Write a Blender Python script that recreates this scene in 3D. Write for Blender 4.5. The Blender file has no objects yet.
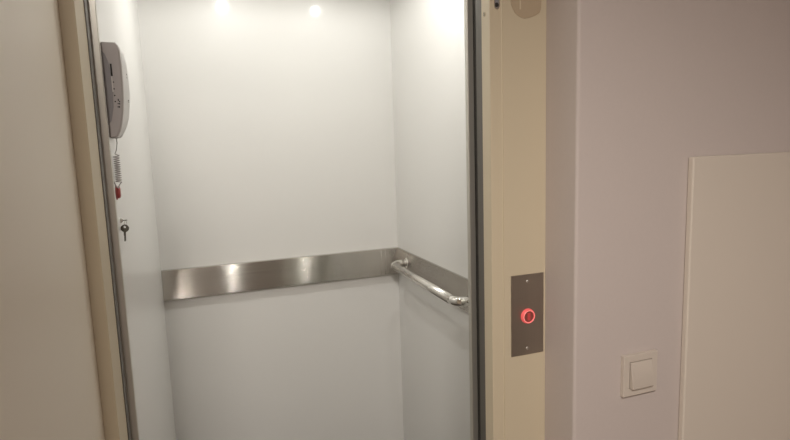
import bpy, bmesh, math, random
from mathutils import Vector, Matrix
random.seed(3)
S = bpy.context.scene
C = S.collection

# ------------------------------------------------------------------ camera
cam_d = bpy.data.cameras.new('camera'); cam = bpy.data.objects.new('camera', cam_d); C.objects.link(cam)
cam_d.sensor_width = 36.0
cam_d.lens = 36.0 * 565.0 / 790.0
cam_d.clip_start = 0.02
R = Matrix(((0.9371177, 0.0767558, -0.3404689), (-0.3475535, 0.1160961, -0.9304452), (-0.0318900, 0.9902678, 0.1354725)))
cam.matrix_world = Matrix.Translation((0, 0, 1.5)) @ R.to_4x4()
S.camera = cam

# ------------------------------------------------------------------ world, exposure
w = bpy.data.worlds.new('world'); S.world = w; w.use_nodes = True
w.node_tree.nodes['Background'].inputs[0].default_value = (0.8, 0.75, 0.72, 1)
w.node_tree.nodes['Background'].inputs[1].default_value = 0.05
S.view_settings.view_transform = 'Standard'
S.view_settings.look = 'None'
S.view_settings.gamma = 1
S.view_settings.use_curve_mapping = False
S.view_settings.exposure = 0.0
P_CABIN = 7.3        # watts of each cabin spot
P_LAND = 137.0         # watts of the added landing lamp
COL_CABIN = (1.0, 0.99, 0.945)
COL_LAND = (1.0, 0.935, 0.86)

# ------------------------------------------------------------------ helpers
def mat(name, col, rough=0.5, metal=0.0, spec=0.5, emit=None, estr=0, aniso=0, bump=0, bscale=(200, 200, 200), var=0.0, coat=0):
    m = bpy.data.materials.new(name); m.use_nodes = True
    nt = m.node_tree; b = nt.nodes['Principled BSDF']
    b.inputs['Base Color'].default_value = (*col, 1)
    b.inputs['Roughness'].default_value = rough
    b.inputs['Metallic'].default_value = metal
    b.inputs['Specular IOR Level'].default_value = spec
    if coat:
        b.inputs['Coat Weight'].default_value = coat
        b.inputs['Coat Roughness'].default_value = 0.08
    if emit:
        b.inputs['Emission Color'].default_value = (*emit, 1)
        b.inputs['Emission Strength'].default_value = estr
    if aniso:
        b.inputs['Anisotropic'].default_value = aniso
    tc = nt.nodes.new('ShaderNodeTexCoord')
    mp = nt.nodes.new('ShaderNodeMapping'); mp.inputs['Scale'].default_value = bscale
    nz = nt.nodes.new('ShaderNodeTexNoise'); nz.inputs['Scale'].default_value = 1.0; nz.inputs['Detail'].default_value = 3
    nt.links.new(tc.outputs['Object'], mp.inputs[0]); nt.links.new(mp.outputs[0], nz.inputs[0])
    if var:
        mx = nt.nodes.new('ShaderNodeMix'); mx.data_type = 'RGBA'
        mx.inputs[6].default_value = (*[c * (1 - var) for c in col], 1)
        mx.inputs[7].default_value = (*[min(1, c * (1 + var)) for c in col], 1)
        nt.links.new(nz.outputs[0], mx.inputs[0]); nt.links.new(mx.outputs[2], b.inputs['Base Color'])
    if bump:
        bp = nt.nodes.new('ShaderNodeBump'); bp.inputs['Strength'].default_value = bump; bp.inputs['Distance'].default_value = 0.0005
        nt.links.new(nz.outputs[0], bp.inputs['Height']); nt.links.new(bp.outputs[0], b.inputs['Normal'])
    return m

def brushed(name, col, rough, axis, aniso=0.8, rot=0.0, bump=0.0, lo=0.85):
    """stainless steel with its grain running along one world axis"""
    m = bpy.data.materials.new(name); m.use_nodes = True
    nt = m.node_tree; b = nt.nodes['Principled BSDF']
    b.inputs['Metallic'].default_value = 1
    b.inputs['Roughness'].default_value = rough
    b.inputs['Anisotropic'].default_value = aniso
    b.inputs['Anisotropic Rotation'].default_value = rot
    tg = nt.nodes.new('ShaderNodeTangent'); tg.direction_type = 'RADIAL'; tg.axis = 'Z'
    nt.links.new(tg.outputs[0], b.inputs['Tangent'])
    tc = nt.nodes.new('ShaderNodeTexCoord')
    mp = nt.nodes.new('ShaderNodeMapping')
    mp.inputs['Scale'].default_value = {'X': (3, 900, 900), 'Y': (900, 3, 900), 'Z': (900, 900, 3)}[axis]
    nz = nt.nodes.new('ShaderNodeTexNoise'); nz.inputs['Scale'].default_value = 1; nz.inputs['Detail'].default_value = 2
    nt.links.new(tc.outputs['Object'], mp.inputs[0]); nt.links.new(mp.outputs[0], nz.inputs[0])
    mx = nt.nodes.new('ShaderNodeMix'); mx.data_type = 'RGBA'
    mx.inputs[6].default_value = (*[c * lo for c in col], 1); mx.inputs[7].default_value = (*col, 1)
    nt.links.new(nz.outputs[0], mx.inputs[0]); nt.links.new(mx.outputs[2], b.inputs['Base Color'])
    if bump:   # fine grooves tilt the surface up and down across the grain
        sp = nt.nodes.new('ShaderNodeSeparateXYZ'); nt.links.new(tc.outputs['Object'], sp.inputs[0])
        mm = nt.nodes.new('ShaderNodeMath'); mm.operation = 'MULTIPLY'; mm.inputs[1].default_value = 90000
        nt.links.new(sp.outputs[2], mm.inputs[0])
        fl = nt.nodes.new('ShaderNodeMath'); fl.operation = 'FLOOR'; nt.links.new(mm.outputs[0], fl.inputs[0])
        n2 = nt.nodes.new('ShaderNodeTexWhiteNoise'); n2.noise_dimensions = '1D'; nt.links.new(fl.outputs[0], n2.inputs['W'])
        ma = nt.nodes.new('ShaderNodeMath'); ma.operation = 'MULTIPLY_ADD'
        ma.inputs[1].default_value = bump; ma.inputs[2].default_value = -0.5 * bump
        nt.links.new(n2.outputs[0], ma.inputs[0])
        cx = nt.nodes.new('ShaderNodeCombineXYZ'); nt.links.new(ma.outputs[0], cx.inputs[2])
        ge = nt.nodes.new('ShaderNodeNewGeometry')
        va = nt.nodes.new('ShaderNodeVectorMath'); va.operation = 'ADD'
        nt.links.new(ge.outputs['Normal'], va.inputs[0]); nt.links.new(cx.outputs[0], va.inputs[1])
        vn = nt.nodes.new('ShaderNodeVectorMath'); vn.operation = 'NORMALIZE'
        nt.links.new(va.outputs[0], vn.inputs[0]); nt.links.new(vn.outputs[0], b.inputs['Normal'])
    return m

M = {
    'laminate': mat('white cabin laminate', (0.835, 0.825, 0.80), 0.35, spec=0.3, coat=0.25, bump=0.06, bscale=(60, 60, 60)),
    'cabceil': mat('cabin ceiling', (0.80, 0.79, 0.76), 0.5),
    'cabfloor': mat('cabin floor vinyl', (0.08, 0.065, 0.05), 0.5, var=0.2, bscale=(90, 90, 90)),
    'plaster': mat('mauve white plaster', (0.62, 0.55, 0.52), 0.75, spec=0.25, bump=0.25, bscale=(140, 140, 140), var=0.02),
    'panel': mat('cream white painted panel', (0.71, 0.64, 0.56), 0.6, spec=0.3, bump=0.15, bscale=(120, 120, 120)),
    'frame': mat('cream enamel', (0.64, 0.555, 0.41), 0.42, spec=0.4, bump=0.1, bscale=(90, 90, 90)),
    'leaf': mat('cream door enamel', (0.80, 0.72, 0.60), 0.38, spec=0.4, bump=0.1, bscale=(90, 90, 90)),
    'patch': mat('patch tan', (0.50, 0.40, 0.28), 0.4),
    'tile': mat('landing floor stone', (0.33, 0.29, 0.25), 0.35, var=0.15, bscale=(6, 6, 6)),
    'landceil': mat('landing ceiling paint', (0.7, 0.66, 0.62), 0.8),
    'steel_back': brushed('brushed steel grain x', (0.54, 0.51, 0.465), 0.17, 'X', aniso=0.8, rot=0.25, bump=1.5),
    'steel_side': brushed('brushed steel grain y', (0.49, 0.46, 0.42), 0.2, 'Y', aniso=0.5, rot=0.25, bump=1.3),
    'steel_post': brushed('brushed steel grain z', (0.66, 0.64, 0.58), 0.36, 'Z', aniso=0.2)
}
M['steel_post'].node_tree.nodes['Principled BSDF'].inputs['Metallic'].default_value = 0.8
M.update({
    'steel_plate': brushed('brushed call plate', (0.44, 0.395, 0.345), 0.38, 'Z', aniso=0.4),
    'dark': mat('black rubber', (0.02, 0.018, 0.016), 0.6),
    'darksteel': mat('dark grey steel', (0.15, 0.14, 0.125), 0.5, metal=0.4),
    'satin': mat('satin steel tube', (0.80, 0.78, 0.74), 0.27, metal=1),
    'chrome': mat('polished chrome', (0.82, 0.80, 0.77), 0.07, metal=1),
    'grey': mat('grey phone plastic', (0.45, 0.42, 0.415), 0.45),
    'greydk': mat('dark grey phone plastic', (0.27, 0.26, 0.27), 0.45),
    'ink': mat('black print', (0.02, 0.02, 0.02), 0.6),
    'palegrey': mat('pale grey phone front', (0.66, 0.64, 0.62), 0.4),
    'red': mat('red plastic', (0.42, 0.07, 0.07), 0.3),
    'pale': mat('highlight white', (0.8, 0.75, 0.72), 0.5),
    'ring': mat('lit red ring', (0.8, 0.12, 0.12), 0.25, emit=(1.0, 0.16, 0.15), estr=0.38),
    'ringpale': mat('lit pale red rim', (0.9, 0.3, 0.28), 0.25, emit=(1.0, 0.25, 0.22), estr=0.55),
    'cap': mat('dark red button face', (0.20, 0.06, 0.05), 0.3, emit=(1.0, 0.08, 0.06), estr=0.04),
    'bar': mat('red symbol', (0.45, 0.06, 0.06), 0.3, emit=(1.0, 0.08, 0.08), estr=0.22),
    'brass': mat('worn key metal', (0.16, 0.145, 0.12), 0.35, metal=0.9),
    'switch': mat('beige switch plastic', (0.66, 0.59, 0.52), 0.35),
    'lamp': mat('lamp glass', (1, 1, 1), 0.3, emit=(1.0, 0.94, 0.84), estr=75),
    'lampadded': mat('added lamp glass', (1, 1, 1), 0.3, emit=(1.0, 0.88, 0.76), estr=3),
    'white': mat('white trim ring', (0.8, 0.8, 0.78), 0.4),
})

def link(name, bm, m, parent=None, smooth=False, bevel=0.0, seg=2, loc=None):
    bmesh.ops.recalc_face_normals(bm, faces=bm.faces[:])
    me = bpy.data.meshes.new(name); bm.to_mesh(me); bm.free()
    for mm in (m if isinstance(m, (list, tuple)) else [m]): me.materials.append(mm)
    if smooth or bevel:
        for p in me.polygons: p.use_smooth = True
    o = bpy.data.objects.new(name, me); C.objects.link(o)
    if parent: o.parent = parent
    if loc: o.location = loc
    if bevel:
        b = o.modifiers.new('bevel', 'BEVEL'); b.width = bevel; b.segments = seg; b.limit_method = 'ANGLE'; b.angle_limit = math.radians(40)
        b.harden_normals = True
    return o

def box(bm, x0, x1, y0, y1, z0, z1, o=(0, 0, 0)):
    vs = [bm.verts.new((x - o[0], y - o[1], z - o[2])) for x in (x0, x1) for y in (y0, y1) for z in (z0, z1)]
    for f in ((0, 1, 3, 2), (4, 6, 7, 5), (0, 4, 5, 1), (2, 3, 7, 6), (0, 2, 6, 4), (1, 5, 7, 3)):
        bm.faces.new([vs[i] for i in f])

def boxo(*a, o=(0, 0, 0)):
    bm = bmesh.new(); box(bm, *a, o=o); return bm

def prism(bm, pts, axis, a0, a1):
    """closed outline extruded along an axis; pts are the two remaining coordinates in x, y, z order"""
    def P(p, a):
        return {'X': (a, p[0], p[1]), 'Y': (p[0], a, p[1]), 'Z': (p[0], p[1], a)}[axis]
    A = [bm.verts.new(P(p, a0)) for p in pts]; B = [bm.verts.new(P(p, a1)) for p in pts]
    n = len(pts)
    bm.faces.new(A); bm.faces.new(B[::-1])
    for i in range(n): bm.faces.new((A[i], A[(i + 1) % n], B[(i + 1) % n], B[i]))

def lathe(bm, prof, axis='Z', n=40, c=(0, 0, 0), sx=1, sy=1):
    """profile of (radius, height) turned about an axis through c"""
    def P(r, h, t):
        u, v = r * math.cos(t) * sx, r * math.sin(t) * sy
        q = {'Z': (u, v, h), 'Y': (u, h, v), 'X': (h, u, v)}[axis]
        return (q[0] + c[0], q[1] + c[1], q[2] + c[2])
    rows = []
    for r, h in prof:
        if r < 1e-7: rows.append([bm.verts.new(P(0, h, 0))])
        else: rows.append([bm.verts.new(P(r, h, 2 * math.pi * i / n)) for i in range(n)])
    for a, b in zip(rows, rows[1:]):
        for i in range(n):
            j = (i + 1) % n
            if len(a) == 1 and len(b) == 1: continue
            if len(a) == 1: bm.faces.new((a[0], b[i], b[j]))
            elif len(b) == 1: bm.faces.new((a[i], a[j], b[0]))
            else: bm.faces.new((a[i], a[j], b[j], b[i]))

def tube(bm, pts, r, n=16, cap=True):
    pts = [Vector(p) for p in pts]
    t0 = (pts[1] - pts[0]).normalized()
    ref = Vector((0, 0, 1)) if abs(t0.z) < 0.9 else Vector((0, 1, 0))
    nrm = (ref - t0 * ref.dot(t0)).normalized()
    rings = []
    for i, p in enumerate(pts):
        a = pts[max(0, i - 1)]; b = pts[min(len(pts) - 1, i + 1)]
        t = (b - a).normalized()
        nrm = (nrm - t * nrm.dot(t)).normalized(); bi = t.cross(nrm)
        rr = r[i] if isinstance(r, (list, tuple)) else r
        rings.append([bm.verts.new(p + (nrm * math.cos(2 * math.pi * k / n) + bi * math.sin(2 * math.pi * k / n)) * rr) for k in range(n)])
    for a, b in zip(rings, rings[1:]):
        for k in range(n):
            bm.faces.new((a[k], a[(k + 1) % n], b[(k + 1) % n], b[k]))
    if cap: bm.faces.new(rings[0]); bm.faces.new(rings[-1][::-1])

def empty(name, loc, label, cat, group=None, kind=None):
    o = bpy.data.objects.new(name, None); C.objects.link(o); o.location = loc; o.empty_display_size = 0.05
    tag(o, label, cat, group, kind); return o

def tag(o, label=None, cat=None, group=None, kind=None):
    if label: o['label'] = label
    if cat: o['category'] = cat
    if group: o['group'] = group
    if kind: o['kind'] = kind
    return o

def struct(name, bm, m, label=None, cat=None, **k):
    return tag(link(name, bm, m, **k), label, cat, kind='structure')

# ------------------------------------------------------------------ cabin
XL, XR, YB, YF, ZC = -0.117, 0.850, 2.300, 1.058, 2.200
struct('wall_back', boxo(XL - 0.03, XR + 0.03, YB, YB + 0.03, 0.0, ZC), M['laminate'], 'white laminate wall at the back of the lift cabin', 'wall')
struct('wall_left', boxo(XL - 0.03, XL, YF, YB, 0.0, ZC), M['laminate'], 'white laminate lift cabin side wall with the telephone on it', 'wall')
struct('wall_right', boxo(XR, XR + 0.03, YF, YB, 0.0, ZC), M['laminate'], 'white laminate lift cabin side wall behind the handrail', 'wall')
struct('ceiling', boxo(XL - 0.03, XR + 0.03, YF - 0.013, YB + 0.03, ZC, ZC + 0.03), M['cabceil'], 'white ceiling of the lift cabin', 'ceiling')
struct('floor', boxo(XL - 0.03, XR + 0.03, YF - 0.013, YB + 0.03, -0.03, 0.0), M['cabfloor'], 'dark vinyl floor of the lift cabin', 'floor')

# steel posts at the mouth of the cabin: face plate, rubber seal beside it
def post(name, x_in, x_out, label):
    s = 1 if x_out > x_in else -1
    t = tag(link(name, boxo(min(x_in, x_out), max(x_in, x_out), 1.045, YF, 0, ZC), M['steel_post'], bevel=0.0012), label, 'trim', kind='structure')
    return t
post('trim_1', -0.1145, -0.235, 'narrow grey steel post at the left edge of the cabin opening')
p2 = struct('trim_2', boxo(0.5490, 0.5625, 1.045, YF, 0, ZC), M['steel_post'], 'narrow grey steel post at the right edge of the cabin opening', 'trim', bevel=0.0012)
link('return_panel', boxo(0.5625, XR, 1.050, YF, 0, ZC), M['steel_post'], p2)
p3 = struct('trim_3', boxo(-0.235, XR, 1.045, YF, 2.085, ZC - 0.001), M['steel_post'], 'steel lintel over the cabin opening', 'trim')

# ------------------------------------------------------------------ landing wall, frame
WY, FY = 0.870, 0.966
XRV = 0.681; XLV = -0.262
H_OP = 2.16
bm = bmesh.new()
# one outline in plan (X,Y) for the right pier with a rounded outer corner
def corner_pts(x, y, r, sx):
    return [(x + sx * (r - r * math.cos(a)), y + r - r * math.sin(a)) for a in [math.pi / 2 * i / 6 for i in range(7)]]
right = [(XRV, 1.00)] + corner_pts(XRV, WY, 0.006, 1) + [(2.4, WY), (2.4, 1.00)]
prism(bm, right, 'Z', 0, H_OP)
left = [(XLV, 1.00)] + corner_pts(XLV, WY, 0.006, -1) + [(-1.5, WY), (-1.5, 1.00)]
prism(bm, left, 'Z', 0, H_OP)
box(bm, -1.5, 2.4, WY, 1.00, H_OP, 2.5)
struct('wall_front', bm, M['plaster'], 'pinkish white plaster landing wall around the lift door recess', 'wall')

bm = boxo(0.9510, 2.4, 0.855, 0.8699, 0.0, 1.4530)
struct('wall_lower_right', bm, M['panel'], 'raised cream white lower wall panel right of the light switch', 'wall panel', bevel=0.004, seg=3)

# door frame: stepped plan outline, right and left jamb and header in one painted steel frame
bm = bmesh.new()
rj = [(0.5825, FY), (0.6805, FY), (0.6805, 1.000), (0.5565, 1.000), (0.5565, FY + 0.0035), (0.5575, FY + 0.0025), (0.5810, FY + 0.0025), (0.5825, FY + 0.0015)]
prism(bm, rj, 'Z', 0, 2.03)
lj = [(-0.2615, FY), (-0.1335, FY), (-0.1262, 1.004), (-0.2615, 1.004)]
prism(bm, lj, 'Z', 0, 2.03)
box(bm, -0.2615, 0.6805, FY, 1.004, 2.0301, H_OP)
fr = struct('trim_4', bm, M['frame'], 'cream painted steel frame of the lift door', 'door frame')
# inner dark steel lining and the black gap behind the frame
tag(link('steel_lining', boxo(0.5570, 0.5750, 1.0002, 1.025, 0, 2.03), M['darksteel'], fr, bevel=0.001), 'dark grey steel lining beside the right post')
tag(link('steel_lining', boxo(-0.1400, -0.1245, 1.0042, 1.030, 0, 2.03), M['darksteel'], fr, bevel=0.001), 'dark grey steel lining beside the left post')
bm = bmesh.new()
box(bm, 0.5620, 0.5650, 1.0252, 1.0449, 0, 2.125); box(bm, -0.1330, -0.1300, 1.0302, 1.0449, 0, 2.125)
box(bm, -0.133, 0.563, 1.0302, 1.0449, 2.10, 2.125)
struct('trim_5', bm, M['dark'], 'black gap seal between door frame and cabin posts', 'seal')

# screw in the side of the right jamb
bm = bmesh.new(); lathe(bm, [(0, -0.0008), (0.0038, -0.0008), (0.0046, 0.0), (0.0046, 0.0005)], 'X', 20)
sc = link('screw', bm, M['frame'], fr, smooth=True, loc=(0.5562, 0.988, 1.7370)); tag(sc, 'small countersunk screw')
link('slot', boxo(-0.0012, -0.0006, -0.0006, 0.0006, -0.0034, 0.0034), M['dark'], sc)
# oval lock keeper on the rebate
bm = bmesh.new()
n = 28
def oval(hw, hh, y):
    return [bm.verts.new((hw * math.cos(t), y, (hh - hw) * (1 if math.sin(t) > 0 else -1) + hw * math.sin(t))) for t in [2 * math.pi * i / n for i in range(n)]]
o1 = oval(0.0062, 0.016, 0.0); o2 = oval(0.0060, 0.0158, -0.0012); o3 = oval(0.0042, 0.0135, -0.0012); o4 = oval(0.0040, 0.013, 0.0002)
for a, b in ((o1, o2), (o2, o3), (o3, o4)):
    for i in range(n): bm.faces.new((a[i], a[(i + 1) % n], b[(i + 1) % n], b[i]))
kp = link('lock_keeper', bm, M['satin'], fr, loc=(0.5715, FY + 0.0025, 1.7585)); tag(kp, 'oval dark steel lock keeper')
bm = bmesh.new(); lathe(bm, [(0, -0.0003), (0.0042, -0.0003), (0.0042, 0.0)], 'Y', 24); link('keyhole', bm, M['dark'], kp, loc=(0.0, 0, -0.008))
bm = bmesh.new(); prism(bm, [(0.0048 * math.cos(t), 0.0135 * math.sin(t)) for t in [2 * math.pi * i / 24 for i in range(24)]], 'Y', -0.0001, 0.0); link('keeper_plate', bm, M['greydk'], kp)
# rounded patch, a thin slab in darker tan, high on the right jamb
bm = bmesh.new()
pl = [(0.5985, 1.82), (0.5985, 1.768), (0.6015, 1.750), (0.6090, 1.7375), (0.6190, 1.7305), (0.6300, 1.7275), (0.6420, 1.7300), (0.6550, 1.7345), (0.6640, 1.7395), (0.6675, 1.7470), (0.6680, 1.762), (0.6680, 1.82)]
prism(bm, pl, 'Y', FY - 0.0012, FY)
cv = link('tan_patch', bm, M['patch'], bevel=0.0004); tag(cv, 'dark tan rounded patch high on the right jamb of the door frame', 'cover plate')
link('pale_mark', boxo(0.6190, 0.6222, FY - 0.0016, FY - 0.0012, 1.7440, 1.775), M['frame'], cv)

# open landing door
HX, HY = -0.1540, 0.964
d = empty('door_1', (HX, HY, 0), 'cream painted lift landing door standing open at the left', 'door', kind='structure')
ang = math.radians(0.0)
d.rotation_euler = (0, 0, ang)
link('door_leaf', boxo(-0.042, 0.0, -0.74, 0.0, 0.012, 2.02), M['leaf'], d, bevel=0.002)
for z in (0.30, 1.05, 1.80):
    bm = bmesh.new(); lathe(bm, [(0, 0), (0.007, 0), (0.007, 0.09), (0, 0.09)], 'Z', 20); link('hinge', bm, M['satin'], d, loc=(-0.049, -0.006, z))
bm = bmesh.new(); tube(bm, [(-0.042, -0.66, 1.2), (-0.085, -0.66, 1.2), (-0.085, -0.66, 0.9), (-0.042, -0.66, 0.9)], 0.008)
link('door_handle', bm, M['satin'], d, smooth=True)

# ------------------------------------------------------------------ landing room
struct('floor', boxo(-1.5, 2.4, -2.2, 1.045, -0.06, 0.0), M['tile'], 'stone floor of the landing', 'floor')
struct('ceiling', boxo(-1.5, 2.4, -2.2, 1.00, 2.5, 2.54), M['landceil'], 'painted ceiling of the landing', 'ceiling')
struct('wall_behind', boxo(-1.5, 2.4, -2.24, -2.2, 0, 2.5), M['plaster'], 'plaster wall opposite the lift', 'wall')
struct('wall_landing_left', boxo(-1.54, -1.5, -2.2, 1.00, 0, 2.5), M['plaster'], 'plaster side wall of the landing beyond the open door', 'wall')
struct('wall_landing_right', boxo(2.4, 2.44, -2.2, 1.00, 0, 2.5), M['plaster'], 'plaster side wall of the landing beyond the low panel', 'wall')

# ------------------------------------------------------------------ lamps
def downlight(x, y, z, r, power, col, label, group, spot, blend, glass, cat='lamp'):
    e = empty('ceiling_downlight', (x, y, z), label, cat, group)
    bm = bmesh.new(); lathe(bm, [(r * 1.35, 0), (r * 1.30, -0.003), (r * 1.02, -0.004), (r, -0.001), (r, 0.0)], 'Z', 40)
    link('trim_ring', bm, M['white'], e, smooth=True)
    bm = bmesh.new(); lathe(bm, [(0, -0.0012), (r, -0.0012), (r, 0)], 'Z', 40)
    link('lamp_glass', bm, glass, e)
    L = bpy.data.lights.new('downlight_beam', 'SPOT'); L.energy = power; L.color = col
    L.spot_size = math.radians(spot); L.spot_blend = blend; L.shadow_soft_size = r * 0.8
    lo = bpy.data.objects.new('downlight_beam', L); C.objects.link(lo); lo.parent = e; lo.location = (0, 0, -0.012 - r * 0.3)
    return e
for x, y, lb in ((0.225, 1.64, 'round recessed spot in the cabin ceiling, the one on the telephone side'), (0.685, 1.64, 'round recessed spot in the cabin ceiling, the one on the handrail side')):
    downlight(x, y, ZC, 0.022, P_CABIN * (1.3 if x < 0.4 else 0.7), COL_CABIN, lb, 'spots in the cabin ceiling', 178, 0.3, M['lamp'])
downlight(-0.225, -0.80, 2.5, 0.13, P_LAND, COL_LAND, 'large round added lamp in the landing ceiling, out of view', None, 166, 0.5, M['lampadded'])  # unseen lamp, added to light the landing wall, door and frame

# ------------------------------------------------------------------ cabin fittings
bm = boxo(XL, XR, YB - 0.023, YB, 0.9300, 1.0450)
bb = link('wall_band', bm, M['steel_back'], bevel=0.0015); tag(bb, 'brushed steel band across the back wall of the cabin', 'wall band', 'brushed steel wall bands')
bm = bmesh.new()
for x in (0.762, 0.781):
    tube(bm, [(x, YB - 0.0232, 0.9312), (x + 0.004, YB - 0.0235, 0.96), (x + 0.005, YB - 0.0235, 1.00), (x + 0.002, YB - 0.0232, 1.0440)], 0.0008, 6)
link('groove_pair', bm, M['satin'], bb, smooth=True)
bm = boxo(XR - 0.010, XR, YF, YB - 0.023, 0.9350, 1.0460)
bs = link('wall_band', bm, M['steel_side'], bevel=0.0015); tag(bs, 'brushed steel band along the side wall behind the handrail', 'wall band', 'brushed steel wall bands')

# handrail
hx, hz, rr = 0.775, 0.9950, 0.0152
h = empty('handrail', (XR - 0.010, 1.85, hz - 0.001), 'polished steel tube handrail on the right cabin wall', 'handrail')
def rail_pts(y, s):     # elbow from the wall to the rail line; s = +1 far end, -1 near end
    R_ = 0.035; pts = []
    for i in range(9):
        a = math.pi / 2 * i / 8
        pts.append((hx + R_ - R_ * math.cos(a) - (XR - 0.010), y + s * R_ * math.sin(a) - 1.85, 0))
    return pts + [(-0.004, y + s * R_ - 1.85, 0)]
h.rotation_euler = (math.radians(0.9), 0, 0)
ya, yb = 1.610, 2.135
bm = bmesh.new(); tube(bm, [(hx - (XR - 0.010), ya - 1.85, 0), (hx - (XR - 0.010), yb - 1.85, 0)], rr, 28)
link('rail_tube', bm, M['satin'], h, smooth=True)
for y, s in ((ya, -1), (yb, 1)):
    bm = bmesh.new(); tube(bm, rail_pts(y, s), rr + 0.0004, 28); el = link('elbow', bm, M['chrome'], h, smooth=True); tag(el, 'polished chrome elbow')
    bm = bmesh.new(); lathe(bm, [(0, -0.005), (0.018, -0.005), (0.0205, -0.003), (0.021, 0.0), (0, 0)], 'X', 32)
    link('wall_flange', bm, M['chrome'], h, smooth=True, loc=(0, y + s * 0.035 - 1.85, 0))
# emergency telephone on the left wall
ph = empty('emergency_phone', (XL, 1.11, 1.60), 'grey wall telephone on the left cabin wall with a coiled cord', 'telephone')
Y0, Y1 = 1.076, 1.150
prof = [(XL, 1.5235), (-0.1130, 1.5232), (-0.1045, 1.5250), (-0.1000, 1.5340), (-0.0965, 1.5450), (-0.0925, 1.5660), (-0.0900, 1.5900), (-0.0887, 1.6150), (-0.0885, 1.6450), (-0.0893, 1.6660), (-0.0915, 1.6765), (-0.0957, 1.6815), (XL, 1.6820)]
bm = bmesh.new(); prism(bm, [(x - XL, z - 1.60) for x, z in prof], 'Y', Y0 - 1.11, Y1 - 1.11)
body = link('phone_body', bm, M['grey'], ph, bevel=0.003, seg=3)
# pale front shell, a little broader towards the far side
pf = [(x, z) for x, z in prof[2:12]]
pb = [(-0.1080, 1.5250), (-0.1010, 1.5330), (-0.0960, 1.5430), (-0.0900, 1.5600), (-0.0868, 1.5850), (-0.0852, 1.6100), (-0.0853, 1.6350), (-0.0865, 1.6550), (-0.0900, 1.6740), (-0.0975, 1.6810)]
bm = bmesh.new()
def row(p, y, dx): return [bm.verts.new((x - XL + dx, y - 1.11, z - 1.60)) for x, z in p]
A = row(pf, Y0 + 0.003, 0.0010); B = row(pb, Y1, 0.0008); A2 = row(pf, Y0 + 0.003, -0.004); B2 = row(pf, Y1, -0.006)
for i in range(len(pf) - 1):
    bm.faces.new((A[i], A[i + 1], B[i + 1], B[i])); bm.faces.new((A2[i], B2[i], B2[i + 1], A2[i + 1]))
    bm.faces.new((A[i], A2[i], A2[i + 1], A[i + 1])); bm.faces.new((B[i], B[i + 1], B2[i + 1], B2[i]))
bm.faces.new((A[0], B[0], B2[0], A2[0])); bm.faces.new((A[-1], A2[-1], B2[-1], B[-1]))
tag(link('front_shell', bm, M['palegrey'], ph, smooth=False), 'pale grey front shell of the telephone')
# dark hand grip recess on the near side with slot and raised marks
gr = [(-0.1165, 1.545), (-0.1110, 1.552), (-0.1060, 1.575), (-0.1045, 1.600), (-0.1050, 1.630), (-0.1075, 1.650), (-0.1115, 1.662), (-0.1165, 1.668)]
bm = bmesh.new(); prism(bm, [(x - XL, z - 1.60) for x, z in gr], 'Y', Y0 - 0.0012 - 1.11, Y0 - 1.11)
grip = link('grip_recess', bm, M['greydk'], ph, bevel=0.0004); tag(grip, 'darker grey grip recess')
link('slot', boxo(-0.1052 - XL, -0.1027 - XL, Y0 - 0.0016 - 1.11, Y0 - 1.11, 1.626 - 1.6, 1.646 - 1.6), M['ink'], ph)
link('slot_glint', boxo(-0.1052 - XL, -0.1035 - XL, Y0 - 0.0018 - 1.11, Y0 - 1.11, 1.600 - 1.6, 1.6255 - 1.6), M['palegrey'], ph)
for z in (1.616, 1.605, 1.594, 1.584):
    bm = bmesh.new(); lathe(bm, [(0, -0.0008), (0.0011, -0.0006), (0.0012, 0)], 'Y', 12); link('speaker_hole', bm, M['ink'], ph, loc=(-0.1025 - XL, Y0 - 1.11, z - 1.6))
bm = bmesh.new()
for x, z, hh in ((-0.0985, 1.5850, 0.0034), (-0.0968, 1.5830, 0.0020), (-0.0992, 1.5795, 0.0018), (-0.0970, 1.5790, 0.0026), (-0.0998, 1.5740, 0.0020), (-0.0978, 1.5735, 0.0030)):
    box(bm, x - XL, x + 0.0017 - XL, Y0 - 0.0004 - 1.11, Y0 - 1.11, z - 1.6, z + hh - 1.6)
link('printed_marks', bm, M['ink'], ph)
for z, hh in ((1.634, 0.0022), (1.6285, 0.0014), (1.589, 0.0014), (1.5865, 0.0012)):
    link('front_mark', boxo(-0.0868 - XL, -0.0848 - XL, 1.126 - 1.11, 1.132 - 1.11, z - 1.6, z + hh - 1.6), M['grey'], ph)
# cord: straight lead, then coil
pts = [(0.0075, -0.008, -0.072), (0.0085, -0.0085, -0.085), (0.0065, -0.009, -0.097), (0.0035, -0.009, -0.104)]
N = 12
for i in range(N * 14 + 1):
    t = i / (N * 14); a = 2 * math.pi * N * t
    pts.append((0.0058 + 0.0046 * math.cos(a), -0.012 + 0.0046 * math.sin(a), -0.107 - 0.046 * t))
pts += [(0.006, -0.012, -0.158), (0.005, -0.020, -0.163), (0.003, -0.030, -0.160), (0.0015, -0.045, -0.150)]
bm = bmesh.new(); tube(bm, pts, 0.0009, 6)
tag(link('coiled_cord', bm, M['grey'], ph, smooth=True), 'thin coiled grey cord')

# red push button
rb = empty('alarm_button', (XL, 1.098, 1.4290), 'small round red button on the left wall below the coiled cord', 'button')
bm = bmesh.new(); lathe(bm, [(0, 0.0018), (0.0120, 0.0018), (0.0128, 0.0008), (0.0128, 0), (0, 0)], 'X', 32); link('bezel', bm, M['red'], rb, smooth=True)
bm = bmesh.new(); lathe(bm, [(0, 0.0074), (0.006, 0.0072), (0.0095, 0.0062), (0.0105, 0.0040), (0.0105, 0.0018)], 'X', 32); link('button_cap', bm, M['red'], rb, smooth=True)
bm = bmesh.new(); box(bm, 0.0068, 0.0078, -0.0025, 0.0025, -0.0060, 0.0060); link('cap_highlight', bm, M['pale'], rb)  # pale bar painted as the white highlight on the cap

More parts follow.
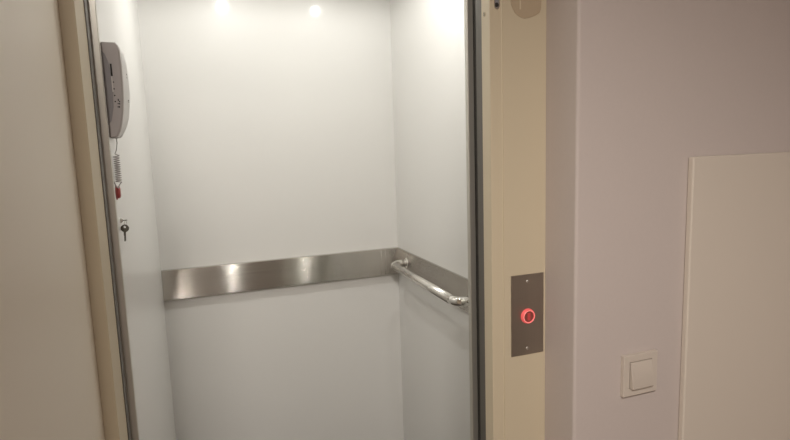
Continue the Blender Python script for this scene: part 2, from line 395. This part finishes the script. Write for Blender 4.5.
# key switch and its keys
ks = empty('key_switch', (XL, 1.118, 1.3770), 'small steel key switch on the left wall under the red button', 'lock')
bm = bmesh.new(); lathe(bm, [(0, 0.0020), (0.0040, 0.0020), (0.0050, 0.0010), (0.0050, 0), (0, 0)], 'X', 28); link('lock_rosette', bm, M['satin'], ks, smooth=True)
bm = bmesh.new(); lathe(bm, [(0, 0.0040), (0.0030, 0.0040), (0.0034, 0.0034), (0.0034, 0.0020)], 'X', 24); link('lock_barrel', bm, M['chrome'], ks, smooth=True)
def key(name, loc, rot, label):
    e = empty(name, loc, label, 'key', None)
    bm = bmesh.new()
    n = 28; Rk, Rh = 0.0095, 0.0028; t2 = 0.0010
    outer = [[bm.verts.new((y, Rk * math.cos(2 * math.pi * i / n), Rk * math.sin(2 * math.pi * i / n) * 0.9)) for i in range(n)] for y in (-t2, t2)]
    inner = [[bm.verts.new((y, Rh * math.cos(2 * math.pi * i / n), Rh * math.sin(2 * math.pi * i / n) + 0.003)) for i in range(n)] for y in (-t2, t2)]
    for i in range(n):
        j = (i + 1) % n
        bm.faces.new((outer[0][i], outer[0][j], outer[1][j], outer[1][i])); bm.faces.new((inner[0][i], inner[1][i], inner[1][j], inner[0][j]))
        for k in (0, 1): bm.faces.new((outer[k][i], outer[k][j], inner[k][j], inner[k][i]))
    bow = link('key_bow', bm, M['brass'], e)
    bm = bmesh.new()
    o = [(-0.0022, -0.0082), (-0.0022, -0.0280), (0.0, -0.0305), (0.0020, -0.0285), (0.0012, -0.0265), (0.0022, -0.0245), (0.0010, -0.0225), (0.0022, -0.0200), (0.0012, -0.0180), (0.0026, -0.0155), (0.0030, -0.0082)]
    prism(bm, o, 'X', -t2 * 0.9, t2 * 0.9)
    link('key_blade', bm, M['brass'], e)
    e.rotation_euler = rot
    return e
key('key', (XL + 0.0078, 1.118, 1.3770), (0, math.radians(90), 0), 'flat key pushed into the key switch, seen edge on').scale = (0.6, 0.4, 0.40)
key('key', (XL + 0.0066, 1.112, 1.3632), (math.radians(4), 0, math.radians(82)), 'flat metal key hanging below the key switch').scale = (0.8, 0.74, 0.80)
bm = bmesh.new()
pts = [(XL + 0.0080 + 0.0016 * math.sin(t), 1.115 + 0.0035 * math.sin(t), 1.3715 + 0.0052 * math.cos(t)) for t in [2 * math.pi * i / 24 for i in range(25)]]
tube(bm, pts, 0.0005, 6); kr = link('key_ring', bm, M['satin'], smooth=True); tag(kr, 'thin wire ring joining the two keys', 'key ring')

# ------------------------------------------------------------------ call plate on the right jamb
cp = empty('call_plate', (0.6365, FY, 1.141), 'dark brushed steel call plate with a lit round red button', 'call panel')
link('face_plate', boxo(-0.0385, 0.0385, -0.0022, 0.0, -0.085, 0.085), M['steel_plate'], cp, bevel=0.0006)
for z in (0.0705, -0.0715):
    bm = bmesh.new(); lathe(bm, [(0, -0.0038), (0.0022, -0.0036), (0.0034, -0.0028), (0.0036, -0.0022)], 'Y', 20)
    s_ = link('screw', bm, M['satin'], cp, smooth=True, loc=(-0.0005, 0, z))
    link('screw_slot', boxo(-0.0004, 0.0004, -0.0040, -0.0034, -0.0018, 0.0018), M['dark'], s_)
bt = empty('button', (0, 0, 0), None, None); bt.parent = cp; bt.location = (-0.0005, -0.0022, -0.0025)
bt['label'] = 'round lit red call button'
rad = 0.0148
bm = bmesh.new(); lathe(bm, [(rad + 0.0008, 0), (rad, -0.005), (rad - 0.001, -0.0065), (rad - 0.0030, -0.0068), (rad - 0.0036, -0.0050)], 'Y', 48)
link('button_ring', bm, M['ring'], bt, smooth=True)
bm = bmesh.new(); lathe(bm, [(rad - 0.0016, -0.0066), (rad - 0.0022, -0.0072), (rad - 0.0030, -0.0067)], 'Y', 48)
link('button_rim', bm, M['ringpale'], bt, smooth=True)
bm = bmesh.new(); lathe(bm, [(0, -0.0052), (rad - 0.0034, -0.0052), (rad - 0.0034, -0.001)], 'Y', 48)
link('button_face', bm, M['cap'], bt)
bm = bmesh.new(); box(bm, -0.0030, -0.0008, -0.0057, -0.0052, -0.0075, 0.0075); box(bm, 0.0008, 0.0030, -0.0057, -0.0052, -0.0075, 0.0075)
link('button_symbol', bm, M['bar'], bt)

# ------------------------------------------------------------------ light switch
ls = empty('light_switch', (0.8370, WY, 1.0175), 'square beige rocker light switch on the landing wall', 'light switch')
bm = bmesh.new()
def ringbox(bm, ho, hi, y0, y1):
    a = [(-ho, -ho), (ho, -ho), (ho, ho), (-ho, ho)]; b = [(x * hi / ho, z * hi / ho) for x, z in a]
    va = [[bm.verts.new((x, y, z)) for x, z in a] for y in (y0, y1)]; vb = [[bm.verts.new((x, y, z)) for x, z in b] for y in (y0, y1)]
    for i in range(4):
        j = (i + 1) % 4
        bm.faces.new((va[0][i], va[0][j], va[1][j], va[1][i])); bm.faces.new((vb[0][i], vb[1][i], vb[1][j], vb[0][j]))
        for k in (0, 1): bm.faces.new((va[k][i], va[k][j], vb[k][j], vb[k][i]))
ringbox(bm, 0.0432, 0.0285, -0.0095, 0.0)
link('switch_frame', bm, M['switch'], ls, bevel=0.0012, seg=3)
bm = bmesh.new(); hw = 0.0272
pr = [(-0.004, -hw), (-0.0175, -hw), (-0.0185, -hw + 0.003), (-0.0100, hw), (-0.004, hw)]
prism(bm, pr, 'X', -hw + 0.001, hw)
link('rocker', bm, M['switch'], ls, bevel=0.0010, seg=3)
bm = boxo(-0.0284, 0.0284, -0.004, -0.0005, -0.0284, 0.0284); link('switch_well', bm, M['greydk'], ls)
